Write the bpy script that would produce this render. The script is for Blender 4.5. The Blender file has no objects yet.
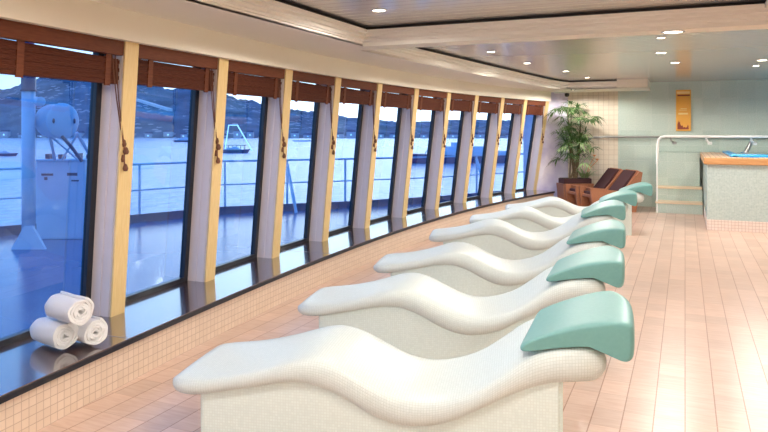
import bpy, bmesh, math, random
from mathutils import Vector, Matrix, noise
random.seed(7)
PI = math.pi
C = bpy.context.scene.collection
sc = bpy.context.scene

# ------------------------------------------------------------------ camera, sky, exposure
YAW = math.radians(23.88); F = 680.0; HOR = 130.0; EYE = 1.5
cam_d = bpy.data.cameras.new('camera'); cam = bpy.data.objects.new('camera', cam_d); C.objects.link(cam)
cam.location = (0, 0, EYE); cam.rotation_euler = (PI / 2, 0, YAW)
cam_d.sensor_width = 36; cam_d.lens = 36 * F / 768; cam_d.shift_y = -(216 - HOR) / 768
cam_d.clip_start = .05; cam_d.clip_end = 6000
sc.camera = cam
sc.view_settings.view_transform = 'Standard'; sc.view_settings.look = 'None'
sc.view_settings.gamma = 1; sc.view_settings.use_curve_mapping = False
sc.view_settings.exposure = 0.0
LAMP_W = 54.0
w = bpy.data.worlds.new('dusk_sky'); sc.world = w; w.use_nodes = True
nt = w.node_tree; nt.nodes.clear()
o_ = nt.nodes.new('ShaderNodeOutputWorld'); bg = nt.nodes.new('ShaderNodeBackground')
tc = nt.nodes.new('ShaderNodeTexCoord'); sx = nt.nodes.new('ShaderNodeSeparateXYZ'); cr = nt.nodes.new('ShaderNodeValToRGB')
nt.links.new(tc.outputs['Generated'], sx.inputs[0]); nt.links.new(sx.outputs['Z'], cr.inputs[0])
e = cr.color_ramp.elements
e[0].position = 0.0; e[0].color = (.95, .84, .92, 1)
e[1].position = .75; e[1].color = (.16, .36, .76, 1)
m_ = cr.color_ramp.elements.new(.13); m_.color = (.66, .74, .98, 1)
m2 = cr.color_ramp.elements.new(.3); m2.color = (.34, .55, .90, 1)
# dusk glow low over the bay ahead
gd = nt.nodes.new('ShaderNodeVectorMath'); gd.operation = 'DOT_PRODUCT'; gd.inputs[1].default_value = (-.26, .962, .05)
gm = nt.nodes.new('ShaderNodeMapRange'); gm.inputs['From Min'].default_value = .70; gm.inputs['From Max'].default_value = 1.0
gm.interpolation_type = 'SMOOTHSTEP'; gx = nt.nodes.new('ShaderNodeMix'); gx.data_type = 'RGBA'; gx.blend_type = 'ADD'
nt.links.new(tc.outputs['Generated'], gd.inputs[0]); nt.links.new(gd.outputs['Value'], gm.inputs['Value']); nt.links.new(gm.outputs[0], gx.inputs[0])
nt.links.new(cr.outputs[0], gx.inputs[6]); gx.inputs[7].default_value = (2.0, 1.0, .45, 1)
nt.links.new(gx.outputs[2], bg.inputs[0]); bg.inputs[1].default_value = 2.3
nt.links.new(bg.outputs[0], o_.inputs[0])

# ------------------------------------------------------------------ helpers
ca, sa = math.cos(YAW), math.sin(YAW)
def cw(xc, d, z=0.0):                       # right / forward of the eye point -> room coordinates
    return Vector((xc * ca - d * sa, xc * sa + d * ca, z))
def on(px, py, z):                          # point seen at px,py lying at height z
    d = F * (EYE - z) / (py - HOR); return cw((px - 384) / F * d, d, z)
def far(px, py, d):                         # point seen at px,py at distance d
    return cw((px - 384) / F * d, d, EYE - (py - HOR) / F * d)

def link(name, bm, m=None, parent=None, smooth=False, loc=None, rz=0.0):
    me = bpy.data.meshes.new(name); bmesh.ops.recalc_face_normals(bm, faces=bm.faces[:]); bm.to_mesh(me); bm.free()
    if smooth:
        for p in me.polygons: p.use_smooth = True
    o = bpy.data.objects.new(name, me); C.objects.link(o)
    if m: me.materials.append(m)
    if parent: o.parent = parent
    if loc is not None: o.location = loc
    o.rotation_euler.z = rz
    return o
def tag(o, label=None, cat=None, group=None, kind=None):
    if label: o['label'] = label
    if cat: o['category'] = cat
    if group: o['group'] = group
    if kind: o['kind'] = kind
    return o
def empty(name, loc=(0, 0, 0), rz=0.0):
    o = bpy.data.objects.new(name, None); C.objects.link(o); o.location = loc; o.rotation_euler.z = rz
    o.empty_display_size = .1; return o
def struct(name, bm, m, parent=None, **k):
    o = link(name, bm, m, parent, **k)
    if not parent: o['kind'] = 'structure'
    return o
def copy_tree(o, parent=None):
    c = o.copy(); C.objects.link(c); c.parent = parent
    for ch in list(o.children): copy_tree(ch, c)
    return c
def NB(): return bmesh.new()
def hexa(bm, p):                            # p: 8 corners, bottom loop then top loop
    v = [bm.verts.new(q) for q in p]
    for f in ((3, 2, 1, 0), (4, 5, 6, 7), (0, 1, 5, 4), (1, 2, 6, 5), (2, 3, 7, 6), (3, 0, 4, 7)): bm.faces.new([v[i] for i in f])
    return v
def box(bm, x0, x1, y0, y1, z0, z1, bev=0.0):
    v = hexa(bm, [(x0, y0, z0), (x1, y0, z0), (x1, y1, z0), (x0, y1, z0), (x0, y0, z1), (x1, y0, z1), (x1, y1, z1), (x0, y1, z1)])
    if bev:
        es = list({e for q in v for e in q.link_edges}); bmesh.ops.bevel(bm, geom=es, offset=bev, segments=2, affect='EDGES', profile=.5)
def prism(bm, pts, z0, z1):
    a = [bm.verts.new((p[0], p[1], z0)) for p in pts]; b = [bm.verts.new((p[0], p[1], z1)) for p in pts]
    bm.faces.new(a[::-1]); bm.faces.new(b)
    for i in range(len(pts)): j = (i + 1) % len(pts); bm.faces.new([a[i], a[j], b[j], b[i]])
def tube(bm, pts, r, n=8, r1=None):
    pts = [Vector(p) for p in pts]; rings = []
    up = None
    for i, p in enumerate(pts):
        t = ((pts[min(i + 1, len(pts) - 1)] - p).normalized() + (p - pts[max(i - 1, 0)]).normalized()).normalized()
        if up is None: up = t.orthogonal().normalized()
        s = t.cross(up).normalized(); up = s.cross(t).normalized()
        rr = r if r1 is None else r + (r1 - r) * i / (len(pts) - 1)
        rings.append([bm.verts.new(p + rr * (math.cos(2 * PI * k / n) * s + math.sin(2 * PI * k / n) * up)) for k in range(n)])
    for a, b in zip(rings, rings[1:]):
        for k in range(n): bm.faces.new([a[k], a[(k + 1) % n], b[(k + 1) % n], b[k]])
    bm.faces.new(rings[0][::-1]); bm.faces.new(rings[-1])
def lathe(bm, prof, c=(0, 0, 0), n=24, mat=None):
    rings = []
    for r, z in prof:
        rings.append([(Vector((r * math.cos(2 * PI * k / n), r * math.sin(2 * PI * k / n), z))) for k in range(n)])
    vs = [[bm.verts.new((mat @ q if mat else q) + Vector(c)) for q in R] for R in rings]
    for a, b in zip(vs, vs[1:]):
        for k in range(n): bm.faces.new([a[k], a[(k + 1) % n], b[(k + 1) % n], b[k]])
    if prof[0][0] > 1e-5: bm.faces.new(vs[0][::-1])
    if prof[-1][0] > 1e-5: bm.faces.new(vs[-1])
    bmesh.ops.remove_doubles(bm, verts=bm.verts[:], dist=1e-6)
def strip(bm, A, B):                        # quads between two polylines
    a = [bm.verts.new(p) for p in A]; b = [bm.verts.new(p) for p in B]
    for i in range(len(a) - 1): bm.faces.new([a[i], a[i + 1], b[i + 1], b[i]])
def loftloops(bm, loops, close=True):
    vs = [[bm.verts.new(p) for p in L] for L in loops]; n = len(vs[0])
    for a, b in zip(vs, vs[1:]):
        for k in range(n if close else n - 1): bm.faces.new([a[k], a[(k + 1) % n], b[(k + 1) % n], b[k]])
    if close: bm.faces.new(vs[0][::-1]); bm.faces.new(vs[-1])
    return vs

# ------------------------------------------------------------------ materials
def mat(name, col, rough=.5, metal=0.0, spec=.5, coat=0.0, emit=None, es=0.0):
    m = bpy.data.materials.new(name); m.use_nodes = True; b = m.node_tree.nodes['Principled BSDF']
    b.inputs['Base Color'].default_value = (*col, 1); b.inputs['Roughness'].default_value = rough
    b.inputs['Metallic'].default_value = metal; b.inputs['Specular IOR Level'].default_value = spec
    b.inputs['Coat Weight'].default_value = coat; b.inputs['Coat Roughness'].default_value = .08
    if emit: b.inputs['Emission Color'].default_value = (*emit, 1); b.inputs['Emission Strength'].default_value = es
    return m
def N(m, t): return m.node_tree.nodes.new(t)
def L(m, a, b): m.node_tree.links.new(a, b)
def noisy(name, c1, c2, scale=8, rough=.5, bump=0.0, stretch=(1, 1, 1), detail=4, **k):
    m = mat(name, c1, rough, **k); b = m.node_tree.nodes['Principled BSDF']
    t = N(m, 'ShaderNodeTexCoord'); mp = N(m, 'ShaderNodeMapping'); mp.inputs['Scale'].default_value = stretch
    n = N(m, 'ShaderNodeTexNoise'); n.inputs['Scale'].default_value = scale; n.inputs['Detail'].default_value = detail
    r = N(m, 'ShaderNodeValToRGB'); r.color_ramp.elements[0].color = (*c1, 1); r.color_ramp.elements[1].color = (*c2, 1)
    r.color_ramp.elements[0].position = .3; r.color_ramp.elements[1].position = .7
    L(m, t.outputs['Object'], mp.inputs[0]); L(m, mp.outputs[0], n.inputs[0]); L(m, n.outputs[0], r.inputs[0]); L(m, r.outputs[0], b.inputs['Base Color'])
    if bump:
        bp = N(m, 'ShaderNodeBump'); bp.inputs['Strength'].default_value = bump; bp.inputs['Distance'].default_value = .01
        L(m, n.outputs[0], bp.inputs['Height']); L(m, bp.outputs[0], b.inputs['Normal'])
    return m
def grid(name, c1, c2, mortar, tw, th, gap, axes='XY', rough=.35, coord='Object', bump=.3, wash=None, coat=0.0, spec=.5, tone=None):
    m = mat(name, c1, rough, coat=coat, spec=spec); b = m.node_tree.nodes['Principled BSDF']
    t = N(m, 'ShaderNodeTexCoord'); s = N(m, 'ShaderNodeSeparateXYZ'); c = N(m, 'ShaderNodeCombineXYZ')
    L(m, t.outputs[coord], s.inputs[0]); L(m, s.outputs[axes[0]], c.inputs[0]); L(m, s.outputs[axes[1]], c.inputs[1])
    br = N(m, 'ShaderNodeTexBrick'); br.offset = 0; br.squash = 1
    br.inputs['Scale'].default_value = 1; br.inputs['Brick Width'].default_value = tw; br.inputs['Row Height'].default_value = th
    br.inputs['Mortar Size'].default_value = gap; br.inputs['Mortar Smooth'].default_value = .2; br.inputs['Bias'].default_value = 0
    br.inputs['Color1'].default_value = (*c1, 1); br.inputs['Color2'].default_value = (*c2, 1); br.inputs['Mortar'].default_value = (*mortar, 1)
    L(m, c.outputs[0], br.inputs['Vector'])
    out = br.outputs['Color']
    if tone:                                 # slow drift of the tile colour
        n = N(m, 'ShaderNodeTexNoise'); n.inputs['Scale'].default_value = tone[1]; n.inputs['Detail'].default_value = 3
        mp = N(m, 'ShaderNodeMapping'); mp.inputs['Scale'].default_value = tone[2] if len(tone) > 2 else (1, 1, 1)
        L(m, c.outputs[0], mp.inputs[0]); L(m, mp.outputs[0], n.inputs[0])
        r = N(m, 'ShaderNodeValToRGB'); r.color_ramp.elements[0].position = .35; r.color_ramp.elements[1].position = .65
        r.color_ramp.elements[0].color = (1, 1, 1, 1); r.color_ramp.elements[1].color = (*tone[0], 1)
        L(m, n.outputs[0], r.inputs[0]); mx = N(m, 'ShaderNodeMix'); mx.data_type = 'RGBA'; mx.blend_type = 'MULTIPLY'; mx.inputs[0].default_value = 1
        L(m, out, mx.inputs[6]); L(m, r.outputs[0], mx.inputs[7]); out = mx.outputs[2]
    L(m, out, b.inputs['Base Color'])
    bp = N(m, 'ShaderNodeBump'); bp.inputs['Strength'].default_value = bump; bp.inputs['Distance'].default_value = .004; bp.invert = True
    L(m, br.outputs['Fac'], bp.inputs['Height']); L(m, bp.outputs[0], b.inputs['Normal'])
    return m

M = {}
M['floor'] = grid('salmon_floor_tile', (.68, .49, .39), (.74, .55, .45), (.44, .24, .16), .149, 50.0, .0035, 'XY', rough=.32, spec=.7, bump=.25, tone=((.90, .84, .80), 7, (1, 7, 1)))
def cross_joints(m, period, width, col):
    nt = m.node_tree; b = nt.nodes['Principled BSDF']; src = b.inputs['Base Color'].links[0].from_socket
    t = N(m, 'ShaderNodeTexCoord'); s = N(m, 'ShaderNodeSeparateXYZ'); L(m, t.outputs['Object'], s.inputs[0])
    a = N(m, 'ShaderNodeMath'); a.operation = 'DIVIDE'; a.inputs[1].default_value = period; L(m, s.outputs['Y'], a.inputs[0])
    f = N(m, 'ShaderNodeMath'); f.operation = 'FRACT'; L(m, a.outputs[0], f.inputs[0])
    c = N(m, 'ShaderNodeMath'); c.operation = 'LESS_THAN'; c.inputs[1].default_value = width / period; L(m, f.outputs[0], c.inputs[0])
    fx_ = N(m, 'ShaderNodeMath'); fx_.operation = 'FLOOR'; L(m, a.outputs[0], fx_.inputs[0])
    ax = N(m, 'ShaderNodeMath'); ax.operation = 'DIVIDE'; ax.inputs[1].default_value = .149; L(m, s.outputs['X'], ax.inputs[0])
    fl = N(m, 'ShaderNodeMath'); fl.operation = 'FLOOR'; L(m, ax.outputs[0], fl.inputs[0])
    cb = N(m, 'ShaderNodeCombineXYZ'); L(m, fx_.outputs[0], cb.inputs[0]); L(m, fl.outputs[0], cb.inputs[1])
    wn_ = N(m, 'ShaderNodeTexWhiteNoise'); wn_.noise_dimensions = '2D'; L(m, cb.outputs[0], wn_.inputs['Vector'])
    mr = N(m, 'ShaderNodeMapRange'); mr.inputs['To Min'].default_value = .90; mr.inputs['To Max'].default_value = 1.05; L(m, wn_.outputs['Value'], mr.inputs['Value'])
    mm = N(m, 'ShaderNodeMix'); mm.data_type = 'RGBA'; mm.blend_type = 'MULTIPLY'; mm.inputs[0].default_value = 1; L(m, src, mm.inputs[6]); L(m, mr.outputs[0], mm.inputs[7])
    m2 = N(m, 'ShaderNodeMix'); m2.data_type = 'RGBA'; L(m, c.outputs[0], m2.inputs[0]); L(m, mm.outputs[2], m2.inputs[6]); m2.inputs[7].default_value = (*col, 1)
    L(m, m2.outputs[2], b.inputs['Base Color'])
cross_joints(M['floor'], .225, .005, (.55, .36, .26))
M['plinth_tile'] = grid('beige_plinth_mosaic', (.72, .57, .44), (.77, .62, .49), (.54, .40, .30), .046, .046, .0024, 'YZ', rough=.35)
M['back_tile'] = grid('beige_wall_tile', (.74, .64, .50), (.79, .70, .56), (.55, .45, .34), .1, .1, .004, 'XZ', rough=.3)
M['green_tile'] = grid('sage_glass_mosaic', (.54, .64, .57), (.61, .70, .63), (.64, .70, .64), .30, .30, .004, 'XZ', rough=.16, bump=.5, tone=((.80, .85, .84), 60))
M['pool_tile'] = grid('pale_sage_pool_mosaic', (.46, .57, .56), (.54, .65, .63), (.60, .68, .65), .022, .022, .002, 'XZ', rough=.25, tone=((.86, .9, .9), 30))
M['pool_base'] = grid('pale_pink_base_tile', (.78, .66, .60), (.82, .71, .66), (.55, .42, .38), .045, .045, .003, 'XZ', rough=.3)
M['slab'] = grid('ivory_mosaic', (.70, .765, .745), (.65, .72, .70), (.57, .63, .60), .0125, .0125, .0012, 'XY', rough=.35, coord='UV', bump=.5)
M['pedestal'] = grid('pale_green_mosaic', (.74, .84, .80), (.68, .78, .74), (.66, .74, .70), .0125, .0125, .0013, 'XZ', rough=.35, bump=.4)
M['soffit'] = noisy('cream_plaster', (.84, .77, .63), (.86, .79, .65), 1.5, .6)
M['crown'] = mat('ivory_gloss_trim', (.88, .83, .73), .45)
M['dark_gap'] = mat('dark_shadow_gap', (.05, .04, .035), .6)
M['post'] = mat('cream_post_paint', (.70, .61, .60), .4)
M['strip'] = noisy('pale_oak_strip', (.74, .52, .22), (.82, .61, .30), 6, .4, stretch=(20, 20, 1))
M['black'] = mat('black_rubber', (.012, .013, .02), .35)
M['wood'] = noisy('dark_walnut_ledge', (.03, .010, .009), (.06, .02, .014), 5, .25, stretch=(30, 2, 1), spec=.8, coat=1.0)
M['wood'].node_tree.nodes['Principled BSDF'].inputs['Coat Roughness'].default_value = .1
M['wood'].node_tree.nodes['Principled BSDF'].inputs['Coat IOR'].default_value = 2.2
M['blind'] = noisy('red_brown_woven_slats', (.075, .018, .009), (.115, .032, .014), 20, .75, spec=.2, stretch=(1, 1, 12), bump=.5)
M['valance'] = noisy('red_brown_wood_valance', (.12, .032, .013), (.17, .05, .02), 6, .6, spec=.25, stretch=(2, 2, 20))
M['cord'] = mat('brown_cord', (.16, .06, .03), .7)
M['teal'] = noisy('teal_vinyl', (.145, .345, .325), (.16, .365, .345), 60, .42, bump=.05)
M['towel'] = noisy('white_terry', (.86, .86, .86), (.92, .92, .92), 300, .9, bump=.5)
M['wicker'] = noisy('red_brown_wicker', (.32, .12, .055), (.44, .185, .09), 60, .5, stretch=(1, 1, 3), bump=.6)
M['cushion'] = mat('dark_plum_cushion', (.06, .02, .022), .8)
M['rail_white'] = mat('white_rail_paint', (.85, .86, .82), .3)
M['grey_metal'] = mat('brushed_grey_metal', (.42, .43, .42), .35, .8)
M['coping'] = noisy('warm_wood_coping', (.52, .25, .09), (.62, .33, .14), 5, .35, stretch=(1, 1, 8))
M['coping_top'] = grid('pale_slatted_coping', (.74, .50, .32), (.78, .56, .38), (.42, .24, .13), .07, .9, .006, 'XY', rough=.35)
M['tread'] = noisy('pale_wood_tread', (.76, .58, .38), (.82, .65, .45), 5, .4, stretch=(1, 8, 8))
M['liner'] = mat('blue_pool_liner', (.02, .33, .72), .3)
M['gold'] = noisy('orange_gold_panel', (.80, .37, .045), (.86, .44, .07), 5, .35)
M['maroon'] = mat('maroon_print', (.28, .05, .02), .5)
M['paleprint'] = mat('pale_yellow_print', (.9, .68, .28), .5)
M['deck_paint'] = noisy('blue_deck_paint', (.045, .12, .27), (.065, .16, .34), 1.2, .22, spec=.5)
M['coaming'] = mat('dark_blue_coaming', (.03, .05, .16), .5)
M['ship_white'] = noisy('pale_blue_grey_paint', (.38, .56, .74), (.44, .62, .80), 3, .45)
M['navy'] = mat('navy_paint', (.02, .03, .12), .4)
M['leaf'] = noisy('green_leaf', (.02, .07, .012), (.08, .16, .03), 9, .5)
M['leaf2'] = noisy('pale_green_leaf', (.20, .34, .12), (.34, .46, .2), 12, .45)
M['cane'] = noisy('brown_cane', (.12, .08, .04), (.2, .14, .07), 10, .7)
M['soil'] = noisy('dark_soil', (.02, .014, .01), (.05, .03, .02), 30, .9)
M['pink'] = mat('pink_flower', (.66, .34, .50), .5)
M['orange'] = mat('orange_flower', (.72, .26, .07), .5)
M['chrome'] = mat('chrome', (.8, .8, .8), .15, 1)
M['lamp'] = mat('lamp_glow', (1, 1, 1), .5, emit=(1, .90, .74), es=14)
# metal strip ceiling
m = mat('brushed_strip_ceiling', (.50, .47, .42), .22, .45); b = m.node_tree.nodes['Principled BSDF']
t = N(m, 'ShaderNodeTexCoord'); s = N(m, 'ShaderNodeSeparateXYZ'); mt = N(m, 'ShaderNodeMath'); mt.operation = 'MULTIPLY'; mt.inputs[1].default_value = 1 / .13
fr = N(m, 'ShaderNodeMath'); fr.operation = 'FRACT'; cp = N(m, 'ShaderNodeMath'); cp.operation = 'LESS_THAN'; cp.inputs[1].default_value = .09
L(m, t.outputs['Object'], s.inputs[0]); L(m, s.outputs['Y'], mt.inputs[0]); L(m, mt.outputs[0], fr.inputs[0]); L(m, fr.outputs[0], cp.inputs[0])
mx = N(m, 'ShaderNodeMix'); mx.data_type = 'RGBA'; L(m, cp.outputs[0], mx.inputs[0]); mx.inputs[6].default_value = (.66, .61, .54, 1); mx.inputs[7].default_value = (.46, .41, .35, 1)
L(m, mx.outputs[2], b.inputs['Base Color']); bp = N(m, 'ShaderNodeBump'); bp.inputs['Strength'].default_value = .4; bp.inputs['Distance'].default_value = .003; bp.invert = True
L(m, cp.outputs[0], bp.inputs['Height']); L(m, bp.outputs[0], b.inputs['Normal']); M['metal_ceiling'] = m
# lavender pearl mosaic
m = noisy('lavender_pearl_mosaic', (.58, .52, .74), (.92, .88, .96), 3.2, .22, detail=6, spec=.7); M['pearl'] = m
# glass
m = bpy.data.materials.new('blue_tinted_glass'); m.use_nodes = True; nt = m.node_tree; nt.nodes.clear()
o = nt.nodes.new('ShaderNodeOutputMaterial'); tr = nt.nodes.new('ShaderNodeBsdfTransparent'); tr.inputs[0].default_value = (.27, .57, .88, 1)
gl = nt.nodes.new('ShaderNodeBsdfGlossy'); gl.inputs['Roughness'].default_value = .02; gl.inputs[0].default_value = (.75, .88, 1, 1)
fz = nt.nodes.new('ShaderNodeLayerWeight'); fz.inputs[0].default_value = .5
pw = nt.nodes.new('ShaderNodeMath'); pw.operation = 'POWER'; pw.inputs[1].default_value = 5
am = nt.nodes.new('ShaderNodeMath'); am.operation = 'MULTIPLY_ADD'; am.inputs[1].default_value = .5; am.inputs[2].default_value = .13
mi = nt.nodes.new('ShaderNodeMixShader'); nt.links.new(fz.outputs['Facing'], pw.inputs[0]); nt.links.new(pw.outputs[0], am.inputs[0]); nt.links.new(am.outputs[0], mi.inputs[0])
nt.links.new(tr.outputs[0], mi.inputs[1]); nt.links.new(gl.outputs[0], mi.inputs[2]); nt.links.new(mi.outputs[0], o.inputs[0]); M['glass'] = m
# sea
m = mat('sea_water', (.36, .50, .70), .18, spec=.8); b = m.node_tree.nodes['Principled BSDF']
t = N(m, 'ShaderNodeTexCoord'); n1 = N(m, 'ShaderNodeTexNoise'); n1.inputs['Scale'].default_value = .35; n1.inputs['Detail'].default_value = 6
L(m, t.outputs['Object'], n1.inputs[0]); bp = N(m, 'ShaderNodeBump'); bp.inputs['Strength'].default_value = .5; bp.inputs['Distance'].default_value = 1.5
L(m, n1.outputs[0], bp.inputs['Height']); L(m, bp.outputs[0], b.inputs['Normal']); M['sea'] = m
# hillside with scattered pale houses
m = mat('wooded_hillside', (.05, .08, .1), .95, spec=.1); b = m.node_tree.nodes['Principled BSDF']
t = N(m, 'ShaderNodeTexCoord'); n1 = N(m, 'ShaderNodeTexNoise'); n1.inputs['Scale'].default_value = .02; n1.inputs['Detail'].default_value = 8
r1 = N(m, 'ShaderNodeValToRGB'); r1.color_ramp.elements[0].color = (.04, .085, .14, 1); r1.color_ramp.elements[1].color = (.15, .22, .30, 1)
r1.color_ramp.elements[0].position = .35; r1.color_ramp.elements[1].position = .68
v = N(m, 'ShaderNodeTexVoronoi'); v.inputs['Scale'].default_value = .07; mp = N(m, 'ShaderNodeMapping'); mp.inputs['Scale'].default_value = (1, 1, 2.5)
r2 = N(m, 'ShaderNodeMath'); r2.operation = 'LESS_THAN'; r2.inputs[1].default_value = .3
n3 = N(m, 'ShaderNodeTexNoise'); n3.inputs['Scale'].default_value = .012; r3 = N(m, 'ShaderNodeMath'); r3.operation = 'GREATER_THAN'; r3.inputs[1].default_value = .5
mu = N(m, 'ShaderNodeMath'); mu.operation = 'MULTIPLY'
L(m, t.outputs['Object'], n1.inputs[0]); L(m, t.outputs['Object'], mp.inputs[0]); L(m, mp.outputs[0], v.inputs[0]); L(m, t.outputs['Object'], n3.inputs[0])
L(m, n1.outputs[0], r1.inputs[0]); L(m, v.outputs['Distance'], r2.inputs[0]); L(m, n3.outputs[0], r3.inputs[0]); L(m, r2.outputs[0], mu.inputs[0]); L(m, r3.outputs[0], mu.inputs[1])
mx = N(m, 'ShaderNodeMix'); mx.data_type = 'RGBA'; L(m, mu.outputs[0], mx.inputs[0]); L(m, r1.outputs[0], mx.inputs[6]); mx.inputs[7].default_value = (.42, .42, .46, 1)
L(m, mx.outputs[2], b.inputs['Base Color']); M['hill'] = m

# ------------------------------------------------------------------ window wall geometry
def wx(y): return 4.5975e-4 * y ** 3 + 5.4708e-3 * y * y - .151497 * y - 3.02732
def wn(y):
    k = 3 * 4.5975e-4 * y * y + 2 * 5.4708e-3 * y - .151497
    return Vector((1, -k, 0)).normalized()
def wt(y): n = wn(y); return Vector((-n.y, n.x, 0))
ZL, ZT, S, ZM = .27, 2.06, 2.27, 2.43
def lean(y): return .11 + .015 * max(0, y - 3)
def W(y, off, z, along=0.0, ln=1.0):
    return Vector((wx(y), y, z)) + wn(y) * (off + ln * lean(y) * (z - ZL) / (ZT - ZL)) + wt(y) * along
POSTS = [1.2, 2.32, 3.42, 4.50, 5.58, 6.63, 7.72, 8.86, 9.99, 11.05, 12.10, 13.06, 13.99]
def frange(a, b, n): return [a + (b - a) * i / n for i in range(n + 1)]
YS = frange(-1.5, 14.02, 60)

# floor
bm = NB(); pts = [W(y, .36, 0, ln=0) for y in YS]
pts += [Vector((-2.2, 14.32, 0)), Vector((4.5, 14.32, 0)), Vector((4.5, -1.5, 0))]
prism(bm, pts, -.05, 0); struct('floor', bm, M['floor'])
# plinth under the ledge
bm = NB(); strip(bm, [W(y, .40, 0, ln=0) for y in YS], [W(y, .40, .24, ln=0) for y in YS])
strip(bm, [W(y, -.26, -.1, ln=0) for y in YS], [W(y, -.26, .24, ln=0) for y in YS])
strip(bm, [W(y, -.26, .24, ln=0) for y in YS], [W(y, .40, .24, ln=0) for y in YS]); struct('wall_window_plinth', bm, M['plinth_tile'])
# ledge
bm = NB(); o_in, o_out = .425, -.26
loftloops(bm, [[W(y, o_out, .235, ln=0), W(y, o_in, .235, ln=0), W(y, o_in, .27, ln=0), W(y, o_out, .27, ln=0)] for y in YS])
ledge = struct('trim_ledge', bm, M['wood'])
bm = NB()
for y in (3.02, 5.95, 9.2, 12.3):
    a, b2 = W(y, -.15, .2705, ln=0), W(y, .42, .2705, ln=0); t = wt(y) * .0025
    hexa(bm, [a - t, b2 - t, b2 + t, a + t, a - t + Vector((0, 0, .001)), b2 - t + Vector((0, 0, .001)), b2 + t + Vector((0, 0, .001)), a + t + Vector((0, 0, .001))])
link('board_joint', bm, mat('grey_board_joint', (.3, .3, .34), .3), ledge)
bm = NB(); loftloops(bm, [[W(y, .4251, .232, ln=0), W(y, .431, .234, ln=0), W(y, .431, .261, ln=0), W(y, .4251, .264, ln=0)] for y in YS])
link('nosing', bm, M['black'], ledge)

# posts
for i, y in enumerate(POSTS):
    p = empty(f'trim_{i+1}', (0, 0, 0)); tag(p, kind='structure')
    bm = NB()
    def pr(bm, o0, o1, h, z0=ZL, z1=2.16, sh=0): hexa(bm, [W(y, o0, z0, -h + sh), W(y, o1, z0, -h + sh), W(y, o1, z0, h + sh), W(y, o0, z0, h + sh), W(y, o0, z1, -h + sh), W(y, o1, z1, -h + sh), W(y, o1, z1, h + sh), W(y, o0, z1, h + sh)])
    pr(bm, -.17, 0, .058); pr(bm, -.11, -.085, .064); pr(bm, -.06, -.012, .064)
    link('post', bm, M['post'], p)
    bm = NB(); pr(bm, 0, .012, .066); link('face_strip', bm, M['strip'], p)
# windows: frame + pane
for i in range(len(POSTS) - 1):
    y0, y1 = POSTS[i], POSTS[i + 1]
    p = empty(f'window_{i+1}'); tag(p, kind='structure')
    c0 = W(y0, 0, 0, ln=0); c1 = W(y1, 0, 0, ln=0)
    def wp(f, off, z):      # straight pane between two posts
        return W(y0, off, z).lerp(W(y1, off, z), f)
    ln_ = (W(y1, 0, 1) - W(y0, 0, 1)).length; fa = .058 / ln_; fb = 1 - fa; fw = .05 / ln_
    bm = NB()
    for (f0, f1, z0, z1) in ((fa, fa + fw, ZL, 2.16), (fb - fw, fb, ZL, 2.16), (fa, fb, ZL, ZL + .035), (fa, fb, 2.12, 2.16)):
        hexa(bm, [wp(f0, -.21, z0), wp(f1, -.21, z0), wp(f1, -.165, z0), wp(f0, -.165, z0), wp(f0, -.21, z1), wp(f1, -.21, z1), wp(f1, -.165, z1), wp(f0, -.165, z1)])
    link('frame', bm, M['black'], p)
    bm = NB(); q = [wp(fa, -.19, ZL), wp(fb, -.19, ZL), wp(fb, -.19, 2.16), wp(fa, -.19, 2.16)]
    bm.faces.new([bm.verts.new(v) for v in q]); link('pane', bm, M['glass'], p)

# ------------------------------------------------------------------ walls and ceiling
ZC = 2.62
bm = NB()      # bulkhead over the windows
def BK(y, off, z): return Vector((wx(y), y, z)) + wn(y) * (off + lean(y))
loftloops(bm, [[BK(y, -.6, 2.10), BK(y, .07, 2.075), BK(y, .07, S + .02), BK(y, -.6, S + .02)] for y in YS]); struct('wall_over_windows', bm, M['soffit'])
bm = NB(); e0 = W(13.99, -.26, 0, ln=0); c = Vector((-2.2, 14.3, 0))
j0 = W(13.99, .0, 0, .05, ln=0)
hexa(bm, [j0, c, c + Vector((-.1, .2, 0)), j0 + Vector((-.3, .2, 0)), j0 + Vector((.17, -.05, ZC)), c + Vector((0, 0, ZC)), c + Vector((-.1, .2, ZC)), j0 + Vector((-.3, .2, ZC))]); struct('wall_corner', bm, M['pearl'])
bm = NB(); box(bm, -2.2, -1.22, 14.3, 14.45, -.05, ZC); struct('wall_back_tiled', bm, M['back_tile'])
bm = NB(); box(bm, -1.22, 4.5, 14.27, 14.45, -.05, ZC); struct('wall_back', bm, M['green_tile'])
bm = NB(); box(bm, 4.5, 4.6, -1.6, 14.45, -.05, ZC); struct('wall_right', bm, M['soffit'])
bm = NB(); box(bm, -3.6, 4.6, -1.65, -1.5, -.05, ZC); struct('wall_rear', bm, M['soffit'])
# metal strip ceiling above everything
bm = NB(); prism(bm, [(wx(-1.5) - .3, -1.6), (wx(3) - .4, 3), (wx(7) - .4, 7), (wx(11) - .3, 11), (-2.8, 14.45), (4.6, 14.45), (4.6, -1.6)], ZM, ZM + .1); struct('ceiling', bm, M['metal_ceiling'])
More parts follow.
